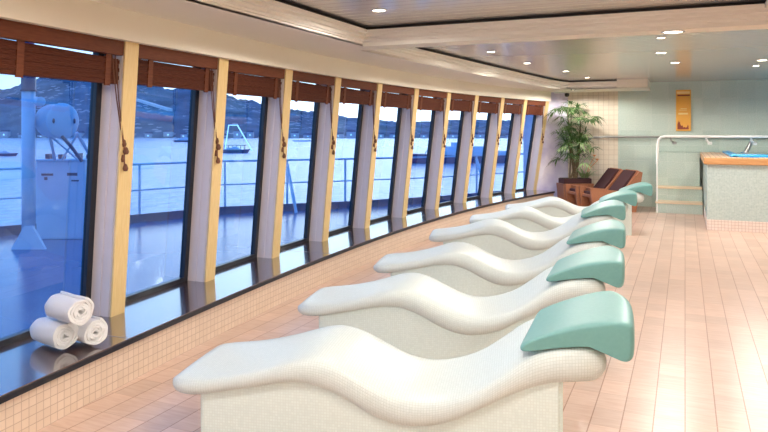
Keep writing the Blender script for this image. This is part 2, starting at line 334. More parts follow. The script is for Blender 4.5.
# coffer outlines (edge of the crown top)
def lx2(y):            # far coffer, left edge
    P = [(5.9, -2.78), (7.27, -2.70), (8.98, -2.55), (10.83, -2.37), (12.3, -2.22), (12.9, -2.12)]
    for (a, xa), (b_, xb) in zip(P, P[1:]):
        if y <= b_: return xa + (xb - xa) * (y - a) / (b_ - a)
    return P[-1][1]
def soff(bm, pts): prism(bm, pts, S, S + .015)
CW = .09
bm = NB()
yA = frange(-1.5, 5.64, 12)
for a, b_ in zip(yA, yA[1:]): soff(bm, [BK(a, -.1, 0).xy, (-2.62 - CW, a), (-2.62 - CW, b_), BK(b_, -.1, 0).xy])
soff(bm, [BK(5.64, -.1, 0).xy, (4.5, 5.64), (4.5, 5.92), BK(5.92, -.1, 0).xy])
yB = frange(5.92, 13.0, 14)
for a, b_ in zip(yB, yB[1:]): soff(bm, [BK(a, -.1, 0).xy, (lx2(a) - CW, a), (lx2(b_) - CW, b_), BK(b_, -.1, 0).xy])
soff(bm, [BK(13.0, -.1, 0).xy, (-2.12 - CW, 13.0), (-2.0, 13.29), (-1.15, 13.29), (-1.15, 13.2), (-.62, 13.2), (-.62, 14.3), (-2.9, 14.3)])
soff(bm, [(.52 + CW, -1.5), (4.5, -1.5), (4.5, 5.64), (.52 + CW, 5.64)])
struct('ceiling_soffit', bm, M['soffit'])
bm = NB(); box(bm, -1.15, -.62, 13.2, 14.3, S + .006, ZM); box(bm, -2.9, -1.15, 13.29, 14.3, S + .02, ZM); box(bm, -3.9, 4.5, 5.66, 5.9, S + .015, ZM)
struct('trim_soffit_block', bm, M['soffit'])
PROF = [(CW, S - .002), (CW, S + .03), (.075, S + .034), (.07, S + .045), (.055, S + .05), (.055, S + .075), (.03, S + .08), (.03, S + .105), (.005, S + .11), (0, S + .135)]
def crown(name, line, nrm):        # line: crown-top edge points, nrm: unit vectors pointing away from the opening
    bm = NB(); loftloops(bm, [[Vector((p[0] + n[0] * o, p[1] + n[1] * o, z)) for o, z in PROF] for p, n in zip(line, nrm)], close=False)
    c = struct(name, bm, M['crown'])
    bm = NB(); loftloops(bm, [[Vector((p[0] + n[0] * o, p[1] + n[1] * o, z)) for o, z in ((.0, S + .136), (.03, S + .136), (.03, ZM), (0.028, ZM), (-.035, ZM - .002), (-.035, ZM - .003))] for p, n in zip(line, nrm)], close=False)
    link('shadow_gap', bm, M['dark_gap'], c)
l = [(-2.62, -1.5), (-2.62, 5.55), (.52, 5.55), (.52, -1.5)]
crown('trim_near_crown', l, [(-1, 0), (-1, 1), (1, 1), (1, 0)])
l = [(lx2(y), y) for y in frange(5.92, 12.7, 20)] + [(-2.08, 13.0), (-2.0, 13.2), (-1.15, 13.2)]
crown('trim_far_crown', l, [(-1, 0)] * 21 + [(-1, .35), (-1, 1), (0, 1)])

# ------------------------------------------------------------------ downlights
def downlight(x, y, z, r, label, power=LAMP_W):
    d = empty('downlight', (x, y, z)); tag(d, label, 'ceiling light', 'recessed round downlights')
    bm = NB(); lathe(bm, [(r * .80, -.001), (r * .82, -.008), (r, -.006), (r * 1.02, 0.0)], n=24); link('trim_ring', bm, M['chrome'], d, True)
    bm = NB(); lathe(bm, [(0, -.004), (r * .8, -.0045)], n=24); link('lamp_face', bm, M['lamp'], d)
    ld = bpy.data.lights.new('spot', 'SPOT'); ld.shadow_soft_size = r * .9; ld.energy = power * (1.35 if y > 9 else 1.0); ld.color = (1, .95, .885); ld.spot_size = math.radians(172); ld.spot_blend = .25
    lo = bpy.data.objects.new('lamp_light', ld); C.objects.link(lo); lo.location = (0, 0, -.02); lo.parent = d
    return d
def atc(px, py, z, r, label, **k): p = on(px, py, z); return downlight(p.x, p.y, z, r, label, **k)
atc(379, 10, ZM, .062, 'downlight alone in the near ceiling recess, above the windows')
atc(491, 51.5, ZM, .062, 'downlight nearest the beam in the row beside the far cornice')
atc(527, 63, ZM, .062, 'second downlight from the beam in the row beside the far cornice')
atc(566, 71, ZM, .062, 'third downlight from the beam in the row beside the far cornice')
atc(587, 77.5, ZM, .062, 'farthest downlight in the row beside the far cornice')
atc(573, 89.6, S, .05, 'small downlight in the cream soffit above the palm')
atc(673, 31.5, S, .085, 'largest downlight, set in the underside of the cross beam')
atc(661, 37.5, ZM, .05, 'downlight just behind the cross beam beside its larger lamp')
atc(661, 52.5, ZM, .075, 'downlight in the strip ceiling, middle one right of the windows')
atc(675, 62.5, ZM, .075, 'downlight nearest the ceiling edge above the orange panel')
atc(762, 60, ZM, .075, 'nearer of two downlights above the pool at the right edge')
atc(756, 65.5, ZM, .06, 'farther of two downlights above the pool at the right edge')
FILL_LABELS = ['downlight in the near ceiling recess over the nearest lounger', 'downlight in the near recess by the window left of the towels', 'downlight in the near recess straight above the viewer',
       'downlight in the near recess close to the cross beam', 'downlight in the right-hand soffit close to the cross beam', 'downlight in the right-hand soffit beside the viewer',
       'downlight over the right wall just past the cross beam', 'downlight over the right wall beside the pool front', 'downlight behind the viewer in the near recess',
       'downlight in the right-hand soffit near the right wall', 'downlight above the far right corner of the raised pool']
for x, y in ((-1.1, 3.4), (-2.0, 1.2), (-.3, 1.8), (-.3, 4.2), (1.6, 4.2), (1.6, 1.0), (3.2, 7.2), (3.2, 9.8), (-.6, -.6), (2.9, 3.0), (2.9, 12.4)):  # unseen lamps added to fill the room with light, stronger near the viewer
    downlight(x, y, ZM if x < .5 or y > 6 else S, .075, FILL_LABELS.pop(0), power=LAMP_W * (2.0 if y < 2 else 1.0))

# ------------------------------------------------------------------ blinds
ORD = ['first', 'second', 'third', 'fourth', 'fifth', 'sixth', 'seventh', 'eighth', 'ninth', 'tenth', 'eleventh']
for i in range(1, len(POSTS) - 1):
    y0, y1 = POSTS[i], POSTS[i + 1]
    def bp_(f, off, z): return W(y0, off, z).lerp(W(y1, off, z), f)
    ln_ = (W(y1, 0, 1) - W(y0, 0, 1)).length; fa = .07 / ln_; fb = 1 - fa
    k = i - 1
    b_ = empty('window_blind', (0, 0, 0)); tag(b_, f'red-brown woven blind drawn up in the {ORD[k]} window from the left', 'blind', 'woven blinds drawn up in the eleven windows')
    def bx(bm, f0, f1, o0, o1, z0, z1, za=None, zb=None):
        za = z1 if za is None else za; zb = z1 if zb is None else zb
        hexa(bm, [bp_(f0, o0, z0), bp_(f1, o0, z0), bp_(f1, o1, z0), bp_(f0, o1, z0), bp_(f0, o0, za), bp_(f1, o0, zb), bp_(f1, o1, zb), bp_(f0, o1, za)])
    bm = NB(); bx(bm, fa, fb, -.05, .0, 1.985, 2.085); link('valance', bm, M['valance'], b_)
    gap = (.018, .004, .0, .012, .016, .004, .012, 0, .01, .01, .005)[k]
    zb0 = 1.80 + (.0, .012, .006, -.006, .01, .0, -.008, .006, 0, .008, .0)[k]
    bm = NB(); zz = zb0
    # folded slats: stacked leaves with slight steps
    n = 7; hh = (1.982 - zb0) / n
    for q in range(n):
        z0 = zb0 + q * hh; top = z0 + hh * .96
        if q == n - 1: bx(bm, fa, fb, -.075, -.035, z0, top, za=top + .002, zb=top - gap)
        else: bx(bm, fa, fb, -.085 - .006 * (q % 2), -.03 + .005 * (q % 2), z0, top)
    link('shade', bm, M['blind'], b_)
    for f in (.22, .84):
        bm = NB(); bx(bm, f - .022, f + .022, -.03, -.022, zb0 - .015, 1.986); link('tape', bm, M['valance'], b_)
    bm = NB()
    for s_ in (0, .03): tube(bm, [bp_(.86 + s_, -.02, 1.99), bp_(.90 + s_ * .6, .0, 1.7), bp_(.965, .012, 1.40 + s_)], .0045, 5)
    cd_ = link('cord', bm, M['cord'], b_)
    bm = NB(); p0 = bp_(.968, .015, 1.42)
    for dx, dz, r in ((0, 0, .016), (.008, -.05, .02), (-.006, -.10, .013), (.006, -.16, .018)):
        lathe(bm, [(0, .02), (r * .6, .012), (r, -.012), (r * .7, -.03), (0, -.032)], c=p0 + Vector((dx, dx, dz)), n=8)
    tube(bm, [p0, p0 + Vector((.004, 0, -.18))], .005, 5)
    link('tassel', bm, M['cord'], cd_)

# ------------------------------------------------------------------ loungers
def interp(P, s):
    for i in range(len(P) - 1):
        if s <= P[i + 1][0]:
            # catmull-rom
            p0 = P[max(i - 1, 0)]; p1 = P[i]; p2 = P[i + 1]; p3 = P[min(i + 2, len(P) - 1)]
            u = (s - p1[0]) / (p2[0] - p1[0]); h = p2[0] - p1[0]
            m1 = (p2[1] - p0[1]) / max(1e-6, p2[0] - p0[0]) * h; m2 = (p3[1] - p1[1]) / max(1e-6, p3[0] - p1[0]) * h
            return (2 * u ** 3 - 3 * u * u + 1) * p1[1] + (u ** 3 - 2 * u * u + u) * m1 + (-2 * u ** 3 + 3 * u * u) * p2[1] + (u ** 3 - u * u) * m2
    return P[-1][1]
TOP = [(0, .365), (.12, .372), (.28, .392), (.45, .432), (.6, .480), (.70, .497), (.8, .482), (.92, .430), (1.05, .372), (1.17, .350), (1.30, .368), (1.42, .415), (1.53, .492), (1.62, .562), (1.71, .603), (1.82, .618), (1.92, .615)]
BOT = [(0, .285), (.15, .292), (.33, .328), (.54, .370), (.64, .378), (.72, .367), (.84, .320), (.95, .262), (1.06, .228), (1.17, .228), (1.30, .258), (1.42, .318), (1.54, .382), (1.66, .428), (1.77, .453), (1.92, .460)]
WID, SLEN = .60, 1.95
def slab_mesh():
    bm = NB(); uvl = bm.loops.layers.uv.new('UVMap')
    ns, nr = 96, 40; rows = []; s_vals = []
    # denser near the ends
    for i in range(ns + 1):
        u = i / ns; s_vals.append(SLEN * (u - math.sin(2 * PI * u) / (2 * PI) * .75))
    for s in s_vals:
        e = min(s, SLEN - s); R = .07
        k = 1.0 if e >= R else math.sqrt(max(0.0, 1 - ((R - e) / R) ** 2))
        Rw = .17; kw = 1.0 if e >= Rw else math.sqrt(max(0.0, 1 - ((Rw - e) / Rw) ** 2))
        hw = WID / 2 - .11 * (1 - kw); t_, b_ = interp(TOP, s), interp(BOT, s); zc, hh = (t_ + b_) / 2, (t_ - b_) / 2
        hh *= max(.02, k); row = []; per = 0; last = None
        for j in range(nr):
            a = 2 * PI * (j + .5) / nr - PI / 2
            cx, cz = math.cos(a), math.sin(a)
            # rounded rectangle: corner radius = hh
            r = min(hh, .05) if hh < .05 else hh * .92
            # walk around rounded-rect by angle with the straight part spread
            y = (hw - r) * max(-1, min(1, cx * 1.9)) + r * cx; z = zc + (hh - r) * max(-1, min(1, cz * 1.9)) + r * cz
            p = Vector((s, y, z)); per += (p - last).length if last else 0; last = p
            row.append((p, per))
        rows.append(row)
    vs = [[bm.verts.new(p) for p, _ in r] for r in rows]
    arc = [0]
    for i in range(1, len(rows)): arc.append(arc[-1] + (rows[i][10][0] - rows[i - 1][10][0]).length)
    for i in range(len(rows) - 1):
        for j in range(nr):
            j2 = (j + 1) % nr; f = bm.faces.new([vs[i][j], vs[i + 1][j], vs[i + 1][j2], vs[i][j2]])
            # width uses the mid-row perimeter so the tiles stay square
            g = rows[len(rows) // 2]; pj, pk = g[j][1], (g[j2][1] if j2 else g[-1][1] + .02)
            for lp, (uu, vv) in zip(f.loops, ((arc[i], pj), (arc[i + 1], pj), (arc[i + 1], pk), (arc[i], pk))): lp[uvl].uv = (uu, vv)
    bm.faces.new(vs[0][::-1]); bm.faces.new(vs[-1])
    return bm
def pedestal_mesh():
    bm = NB(); n = 40; s0, s1, h = .16, 1.77, WID / 2 - .035; A, B, Cc, D = [], [], [], []
    loops = []
    for i in range(n + 1):
        s = s0 + (s1 - s0) * i / n; z = interp(BOT, s) + .02
        loops.append([(s, -h, 0), (s, -h, z), (s, h, z), (s, h, 0)])
    loftloops(bm, loops); 
    es = [e for e in bm.edges if abs(e.verts[0].co.x - e.verts[1].co.x) < 1e-6 and abs(e.verts[0].co.y - e.verts[1].co.y) < 1e-6 and (abs(e.verts[0].co.x - s0) < 1e-6 or abs(e.verts[0].co.x - s1) < 1e-6)]
    bmesh.ops.bevel(bm, geom=es, offset=.02, segments=3, affect='EDGES')
    return bm
HR = [(1.568, .572), (1.569, .592), (1.586, .609), (1.63, .630), (1.69, .657), (1.77, .686), (1.85, .705), (1.93, .715), (1.99, .717), (2.018, .708), (2.026, .68), (2.026, .585), (2.018, .562), (2.0, .552), (1.98, .557), (1.962, .578), (1.94, .602), (1.89, .611), (1.83, .611), (1.75, .602), (1.67, .590), (1.61, .578)]
def headrest_mesh():
    bm = NB(); hw = .295; loops = []
    cx = sum(p[0] for p in HR) / len(HR); cz = sum(p[1] for p in HR) / len(HR)
    prof = [(hw, .03), (hw - .003, .016), (hw - .010, .007), (hw - .022, .002), (hw - .045, 0), (hw - .12, 0), (hw - .2, 0)]
    seq = [(-a, b_) for a, b_ in prof] + [(a, b_) for a, b_ in prof[::-1]]
    for y, ins in seq:
        L_ = []
        n = len(HR)
        for i in range(n):
            p = HR[i]; a = HR[i - 1]; b2 = HR[(i + 1) % n]
            tx, tz = b2[0] - a[0], b2[1] - a[1]; l_ = math.hypot(tx, tz); nx, nz = -tz / l_, tx / l_
            if i in (17, 18, 19, 20, 21): L_.append(Vector((p[0] , y, p[1]))); continue
            dx, dz = cx - p[0], cz - p[1]; l2 = math.hypot(dx, dz)
            L_.append(Vector((p[0] + nx * -ins * .0 + dx / l2 * ins * .9, y, p[1] + dz / l2 * ins * .9)))
        loops.append(L_)
    loops = [[Vector((p.x + .02 + .16 * (p.y + .3) - (max(0, p.y) / .3) ** 2.2 * .10 * max(0, (p.x - 1.8) / .25), p.y + .015 , p.z + .008)) for p in q] for q in loops]
    loftloops(bm, loops); return bm
def make_lounger():
    r = empty('heated_lounger')
    link('mosaic_slab', slab_mesh(), M['slab'], r, True)
    link('pedestal', pedestal_mesh(), M['pedestal'], r)
    h = link('headrest', headrest_mesh(), M['teal'], r, True)
    sub = h.modifiers.new('sub', 'SUBSURF'); sub.levels = 1; sub.render_levels = 2
    return r
TH = math.radians(11)
LL = ['white mosaic wave lounger with teal headrest, nearest to the camera',
      'white mosaic wave lounger with teal headrest, second from the camera',
      'white mosaic wave lounger with teal headrest, third from the camera',
      'white mosaic wave lounger with teal headrest, third from the wicker chairs end of the row',
      'white mosaic wave lounger with teal headrest, next to last in the row',
      'white mosaic wave lounger with teal headrest, farthest in the row, beside the wicker chairs']
FOOT = [(172, 385), (302, 310), (375, 268.5), (428, 238.5), (470, 222), (505, 210)]
proto = None
for i, (px, py) in enumerate(FOOT):
    p = on(px, py, .33)
    wd = Vector((math.cos(YAW - TH), math.sin(YAW - TH), 0)); pd = Vector((-wd.y, wd.x, 0))
    o = make_lounger() if proto is None else copy_tree(proto)
    proto = proto or o
    q = p + pd * .27 - wd * (.03 + (0, .02, 0, -.02, -.01, -.03)[i])
    o.location = (q.x, q.y, 0); o.rotation_euler.z = YAW - TH + math.radians((0, -.5, 0, 2.5, 2, 1.5)[i])
    tag(o, LL[i], 'lounger', 'white mosaic loungers in a row')

# ------------------------------------------------------------------ towels
def towel_mesh(seed):
    rnd = random.Random(seed); bm = NB(); turns, r0, r1, L_ = 4.2, .012, .075, .25; n = 130; th = .0135
    ax = frange(0, L_, 6); loops = []
    for k, x in enumerate(ax):
        inner, outer = [], []
        for i in range(n + 1):
            a = turns * 2 * PI * i / n; r = r0 + (r1 - r0) * i / n
            wob = 1 + .03 * math.sin(3 * a + seed) + .02 * math.sin(7 * a + k)
            endp = .006 * math.sin(a * 2.3 + seed) if k in (0, 6) else 0
            ox = x + endp * (1 if k else -1)
            for lst, rr in ((inner, r - th / 2), (outer, r + th / 2)):
                rr *= wob; lst.append(Vector((ox, rr * math.cos(a), rr * math.sin(a) * .97)))
        loops.append(outer + inner[::-1])
    loftloops(bm, loops, close=True); return bm
def towel(px, py, z, rz, label, seed):
    p = on(px, py, z); o = link('rolled_towel', towel_mesh(seed), M['towel'], smooth=True)
    d = Vector((math.cos(rz), math.sin(rz), 0)); q = p - d * .25
    o.location = (q.x, q.y, z); o.rotation_euler.z = rz; o.rotation_euler.x = 0
    sol = o.modifiers.new('bev', 'BEVEL'); sol.width = .004; sol.segments = 2; sol.limit_method = 'ANGLE'
    tag(o, label, 'towel', 'three rolled white towels')
zt_ = ZL + .087
towel(65, 336, zt_, -.22, 'rolled white towel at the bottom left of the pile on the window ledge', 1)
towel(96, 332, zt_, -.18, 'rolled white towel at the bottom right of the pile on the window ledge', 3)
towel(81, 312, zt_ + .145, -.2, 'rolled white towel lying on top of two others on the window ledge', 5)

# ------------------------------------------------------------------ pool, steps, rail
XL, YF = .285, 11.28
pool = empty('raised_pool', (0, 0, 0)); tag(pool, 'raised plunge pool clad in pale green mosaic with wood coping', 'pool')
bm = NB(); box(bm, XL + .02, 4.3, YF + .02, 13.9, .16, .995); link('mosaic_wall', bm, M['pool_tile'], pool)
bm = NB(); box(bm, XL + .015, 4.3, YF + .012, 13.9, 0, .16); link('base_tiles', bm, M['pool_base'], pool)
bm = NB()
for (x0, x1, y0, y1) in ((XL - .03, 4.3, YF - .04, YF + .0),):
    box(bm, x0, x1, y0, y0 + .12, .985, 1.085, .012)
box(bm, XL - .03, XL + .09, YF + .085, 13.9, .985, 1.085, .012)
link('wood_coping', bm, M['coping'], pool)
bm = NB(); box(bm, XL - .02, XL + .36, YF - .03, 13.9, 1.084, 1.092); box(bm, XL + .36, 4.3, YF - .03, YF + .2, 1.084, 1.092); link('slatted_top', bm, M['coping_top'], pool)
bm = NB(); box(bm, XL + .36, 4.3, YF + .2, YF + .32, 1.08, 1.135, .015); box(bm, XL + .34, XL + .46, YF + .2, 13.9, 1.08, 1.125, .015); link('blue_edge', bm, M['liner'], pool)
bm = NB(); box(bm, XL + .46, 4.3, YF + .3, 13.9, 1.05, 1.10); link('water', bm, mat('pool_water', (.03, .35, .7), .05, spec=.8), pool)

st = empty('pool_steps', (0, 0, 0)); tag(st, 'mosaic steps with pale wood treads left of the raised pool', 'steps')
XS, YS_ = -.485, 13.27
bm = NB(); box(bm, XS, XL + .0, YS_ + .02, 13.75, 0, .17); box(bm, XS, XL + .0, YS_ + .33, 13.75, .17, .42); link('riser', bm, M['green_tile'], st)
bm = NB(); box(bm, XS - .01, XL + .0, YS_, YS_ + .34, .17, .205, .006); box(bm, XS - .01, XL + .0, YS_ + .30, YS_ + .62, .42, .455, .006); link('tread', bm, M['tread'], st)
bm = NB(); box(bm, XS, XL - .035, YS_ + .63, 14.26, 0, 1.06); struct('wall_platform', bm, M['green_tile'])
bm = NB(); box(bm, XS, 4.3, 13.92, 14.25, 1.0, 1.08); 
struct('trim_platform', bm, M['green_tile'])

def rail_pt(px, py, d): return far(px, py, d)
d_r = 12.35
hr = empty('pool_handrail', (0, 0, 0)); tag(hr, 'white pool handrail over the steps, bent down at its left end', 'handrail')
x0 = XS + .02; zr = EYE - .115
bm = NB(); yR = YS_ + .03
tube(bm, [(x0, yR, .0), (x0, yR, .90)], .016, 8); tube(bm, [(x0, yR, .88), (x0 + .01, yR, 1.25), (x0 + .03, yR, 1.33), (x0 + .07, yR, 1.37), (x0 + .14, yR, 1.385), (4.2, yR - 1.9 * 0, 1.385)], .024, 8)
link('rail_tube', bm, M['rail_white'], hr)
for xx in (x0 + .22, x0 + .80, x0 + 1.5):
    bm = NB(); tube(bm, [(xx, yR, 1.38), (xx + .02, yR + .02, 1.31), (xx + .05, yR + .10, 1.28)], .018, 8)
    lathe(bm, [(0, -.03), (.035, -.03), (.04, .0), (.03, .02), (0, .025)], c=(xx + .07, yR + .1, 1.27), n=12)
    link('rail_bracket', bm, M['grey_metal'] if xx < x0 + .3 else M['rail_white'], hr)
gr = empty('wall_grab_rail', (0, 0, 0)); tag(gr, 'long dark grey rail fixed across the green mosaic wall', 'handrail')
bm = NB(); tube(bm, [(-1.95, 14.2, 1.18), (-1.85, 14.18, 1.29), (-1.7, 14.18, 1.345), (-1.4, 14.18, 1.365), (4.3, 14.18, 1.365)], .022, 8); link('rail_tube', bm, M['grey_metal'], gr)
for xx in (-1.4, .2, 1.8, 3.4):
    bm = NB(); tube(bm, [(xx, 14.18, 1.365), (xx, 14.265, 1.365)], .015, 8); link('bracket', bm, M['grey_metal'], gr)
sp = empty('water_spout', (0, 0, 0)); tag(sp, 'slanted grey metal spout rising from the blue pool edge', 'tap')
bm = NB(); p = far(745, 152, 11.9); q = far(753, 139, 11.9); p.z = 1.09; tube(bm, [p, p.lerp(q, .5), q], .04, 10, .03); link('spout_tube', bm, M['grey_metal'], sp)
bm = NB(); lathe(bm, [(.07, 0), (.07, .015), (.045, .02), (0, .02)], c=(p.x, p.y, 1.092), n=16); link('base_ring', bm, M['chrome'], sp)

# gold panel on the wall
pn = empty('gold_wall_panel', (0, 0, 0)); tag(pn, 'narrow upright orange panel with a maroon skyline on the green wall', 'wall panel')
def wl(px, py):       # point on the back wall plane
    k = (px - 384) / F; d = 14.262 / (ca + k * sa); return cw(k * d, d, EYE - (py - HOR) / F * d)
A, B_ = wl(676, 90), wl(691, 131)
xa, xb, zt2, zb2 = A.x, B_.x, A.z, B_.z
bm = NB(); box(bm, xa, xb, 14.225, 14.27, zb2, zt2, .006); link('board', bm, M['gold'], pn)
wd_ = xb - xa; hd = zt2 - zb2
def fx(u): return xa + wd_ * u
def fz_(v): return zt2 - hd * v
bm = NB(); box(bm, fx(.1), fx(.92), 14.221, 14.226, fz_(.155), fz_(.12)); link('title_bar', bm, M['maroon'], pn)
bm = NB(); sk = [(.1, .96), (.1, .84), (.16, .74), (.19, .80), (.24, .76), (.3, .84), (.36, .88), (.42, .86), (.5, .915), (.58, .90), (.66, .92), (.74, .90), (.80, .84), (.84, .90), (.86, .96)]
a = [bm.verts.new((fx(u), 14.221, fz_(v))) for u, v in sk]; b2 = [bm.verts.new((fx(u), 14.226, fz_(v))) for u, v in sk]
bm.faces.new(a); bm.faces.new(b2[::-1])
for i in range(len(a)): j = (i + 1) % len(a); bm.faces.new([a[i], a[j], b2[j], b2[i]])
link('skyline_print', bm, M['maroon'], pn)
bm = NB(); box(bm, fx(.05), fx(.92), 14.221, 14.226, fz_(.10), fz_(.04)); box(bm, fx(.3), fx(.72), 14.221, 14.226, fz_(.465), fz_(.45)); box(bm, fx(.2), fx(.72), 14.221, 14.226, fz_(.50), fz_(.487)); box(bm, fx(.16), fx(.8), 14.221, 14.226, fz_(.60), fz_(.56)); link('pale_lines', bm, M['paleprint'], pn)

# small camera high in the corner
cm = empty('security_camera', (0, 0, 0)); tag(cm, 'tiny dark camera on a white strip under the corner soffit', 'camera')
p = far(567, 94.5, 13.6)
bm = NB(); lathe(bm, [(0, -.05), (.03, -.045), (.045, -.02), (.045, .02), (.02, .03)], c=p, n=12); link('lens_dome', bm, M['black'], cm, True)
bm = NB(); box(bm, p.x - .25, p.x + .06, p.y - .02, p.y + .03, p.z + .03, p.z + .055); tube(bm, [p + Vector((0, 0, .05)), Vector((p.x, p.y, S))], .01, 6); link('mounting_strip', bm, M['rail_white'], cm)

# ------------------------------------------------------------------ wicker chairs
def wicker_chair(name):
    r = empty(name)
    W_, Ln = .56, 1.10
    def side(y0, y1):
        bm = NB(); pr = [(.05, 0), (0, .42), (.0, .47), (.68, .40), (1.06, .78), (1.12, .76), (.98, .0), (.82, .0), (.74, .06), (.22, .06), (.17, 0)]
        a = [bm.verts.new((x, y0, z)) for x, z in pr]; b2 = [bm.verts.new((x, y1, z)) for x, z in pr]
        bm.faces.new(a); bm.faces.new(b2[::-1])
        for i in range(len(a)): j = (i + 1) % len(a); bm.faces.new([a[i], a[j], b2[j], b2[i]])
        return bm
    link('side_panel', side(0, .05), M['wicker'], r); link('side_panel', side(W_ - .05, W_), M['wicker'], r)
    bm = NB(); hexa(bm, [(.30, .05, .04), (.26, .05, .04), (.26, W_ - .05, .04), (.30, W_ - .05, .04), (.16, .05, .45), (.12, .05, .45), (.12, W_ - .05, .45), (.16, W_ - .05, .45)]); link('front_panel', bm, M['wicker'], r)
    bm = NB(); box(bm, .05, .76, .05, W_ - .05, .28, .33); link('seat', bm, M['wicker'], r)
    bm = NB(); box(bm, .08, .72, .06, W_ - .06, .33, .385, .015); link('seat_cushion', bm, M['cushion'], r)
    bm = NB(); hexa(bm, [(.66, .05, .33), (.72, .05, .30), (.72, W_ - .05, .30), (.66, W_ - .05, .33), (1.03, .05, .80), (1.10, .05, .77), (1.10, W_ - .05, .77), (1.03, W_ - .05, .80)]); link('backrest', bm, M['wicker'], r)
    bm = NB(); hexa(bm, [(.62, .06, .38), (.66, .06, .34), (.66, W_ - .06, .34), (.62, W_ - .06, .38), (.98, .06, .79), (1.03, .06, .78), (1.03, W_ - .06, .78), (.98, W_ - .06, .79)]); link('back_cushion', bm, M['cushion'], r)
    return r
RZ = math.radians(33); cu = Vector((math.cos(RZ), math.sin(RZ), 0)); cv = Vector((-cu.y, cu.x, 0))
CH0 = on(591, 213, 0)
ch = wicker_chair('wicker_chair'); ch.location = CH0; ch.rotation_euler.z = RZ; ch.scale = (.9, .9, .95)
tag(ch, 'low red-brown wicker lounge chair, the nearer one beside the far teal headrest', 'chair', 'wicker lounge chairs by the palm')
c2 = copy_tree(ch); c2.location = CH0 + cv * .54 - cu * .04
tag(c2, 'low red-brown wicker lounge chair, partly hidden behind the nearer one', 'chair', 'wicker lounge chairs by the palm')

# planter with palm and flowers
pl = empty('wicker_planter', (0, 0, 0)); tag(pl, 'red-brown wicker planter box under the tall palm', 'planter')
p = CH0 + cv * 1.08 - cu * .05; rz = RZ
pl.location = (p.x, p.y, 0); pl.rotation_euler.z = rz
bm = NB(); hexa(bm, [(.04, 0, 0), (.62, 0, 0), (.62, .34, 0), (.04, .34, 0), (0, 0, .44), (.64, 0, .44), (.64, .34, .44), (0, .34, .44)]); link('box', bm, M['wicker'], pl)
bm = NB(); box(bm, .03, .61, .03, .31, .44, .54, .01); link('liner', bm, M['cushion'], pl)
bm = NB(); box(bm, .05, .59, .05, .29, .54, .545); link('soil', bm, M['soil'], pl)
base = Vector((p.x, p.y, 0)); ux = Vector((math.cos(rz), math.sin(rz), 0)); uy = Vector((-ux.y, ux.x, 0))
def leafblade(bm, p0, d, ln, wd2, droop):
    d = d.normalized(); side = d.cross(Vector((0, 0, 1))); side = side.normalized() if side.length > .01 else Vector((1, 0, 0))
    prev = None
    for k in range(5):
        u = k / 4; q = p0 + d * ln * u + Vector((0, 0, -droop * ln * u * u)); h = wd2 * math.sin(PI * min(1, .12 + .88 * u)) * (.5 if k == 0 else 1)
        nrm = Vector((0, 0, h * .25))
        cur = [bm.verts.new(q - side * h + nrm), bm.verts.new(q), bm.verts.new(q + side * h + nrm)]
        if prev: bm.faces.new([prev[0], prev[1], cur[1], cur[0]]); bm.faces.new([prev[1], prev[2], cur[2], cur[1]])
        prev = cur
palm = empty('potted_palm', (0, 0, 0)); tag(palm, 'tall bushy green palm in the corner beside the last window', 'plant')
pb = base + ux * .27 + uy * .12 + Vector((0, 0, .547)); rnd = random.Random(3)
tips = []
for k in range(8):
    h_ = rnd.uniform(.55, 1.38); a = rnd.uniform(0, 2 * PI); l_ = rnd.uniform(.03, .16)
    s0 = pb + Vector((rnd.uniform(-.1, .1), rnd.uniform(-.06, .06), 0)); tp = s0 + Vector((math.cos(a) * l_, math.sin(a) * l_, h_))
    bm = NB(); tube(bm, [s0, s0.lerp(tp, .5) + Vector((.02, 0, 0)), tp], .017, 6, .01); link('cane', bm, M['cane'], palm); tips.append((s0, tp))
for s0, tp in tips:
    for j in range(12):
        q = s0.lerp(tp, 1.0 if j > 5 else rnd.uniform(.35, 1.0)); a = rnd.uniform(0, 2 * PI); el = rnd.uniform(-.1, 1.1)
        d = Vector((math.cos(a) * math.cos(el), math.sin(a) * math.cos(el), math.sin(el)))
        pl_ = rnd.uniform(.12, .34); e_ = q + d * pl_
        if e_.y > 13.95: d.y = -abs(d.y)
        if q.x + d.x * pl_ < -2.5: d.x = abs(d.x) * .4
        if q.z > 1.9: d.z *= .3
        e_ = q + d * pl_
        bm = NB(); tube(bm, [q, q + d * pl_ * .5 + Vector((0, 0, .01)), e_], .004, 4)
        side = d.cross(Vector((0, 0, 1))); side = side.normalized() if side.length > .05 else Vector((1, 0, 0)); upv = side.cross(d).normalized()
        for t in range(9):
            an = (t - 4) * .33 + rnd.uniform(-.08, .08); dd = d * math.cos(an) + side * math.sin(an) + upv * rnd.uniform(-.15, .2)
            if (e_ + dd * .24).y > 14.15: dd.y = -abs(dd.y) * .3
            leafblade(bm, e_, dd, rnd.uniform(.17, .27), .014, rnd.uniform(.35, .8))
        link('frond', bm, M['leaf'] if rnd.random() < .85 else M['leaf2'], palm)
br = empty('flowering_plant', (0, 0, 0)); tag(br, 'low strappy plant with pink and orange blooms beside the palm', 'plant')
q0 = base + ux * .5 + uy * .1 + Vector((0, 0, .547))
bm = NB()
for k in range(34):
    a = rnd.uniform(0, 2 * PI); el = rnd.uniform(.5, 1.35); leafblade(bm, q0 + Vector((rnd.uniform(-.06, .06), rnd.uniform(-.05, .05), 0)), Vector((math.cos(a) * math.cos(el), math.sin(a) * math.cos(el), math.sin(el))), rnd.uniform(.22, .42), .02, .35)
link('leaves', bm, M['leaf2'], br)
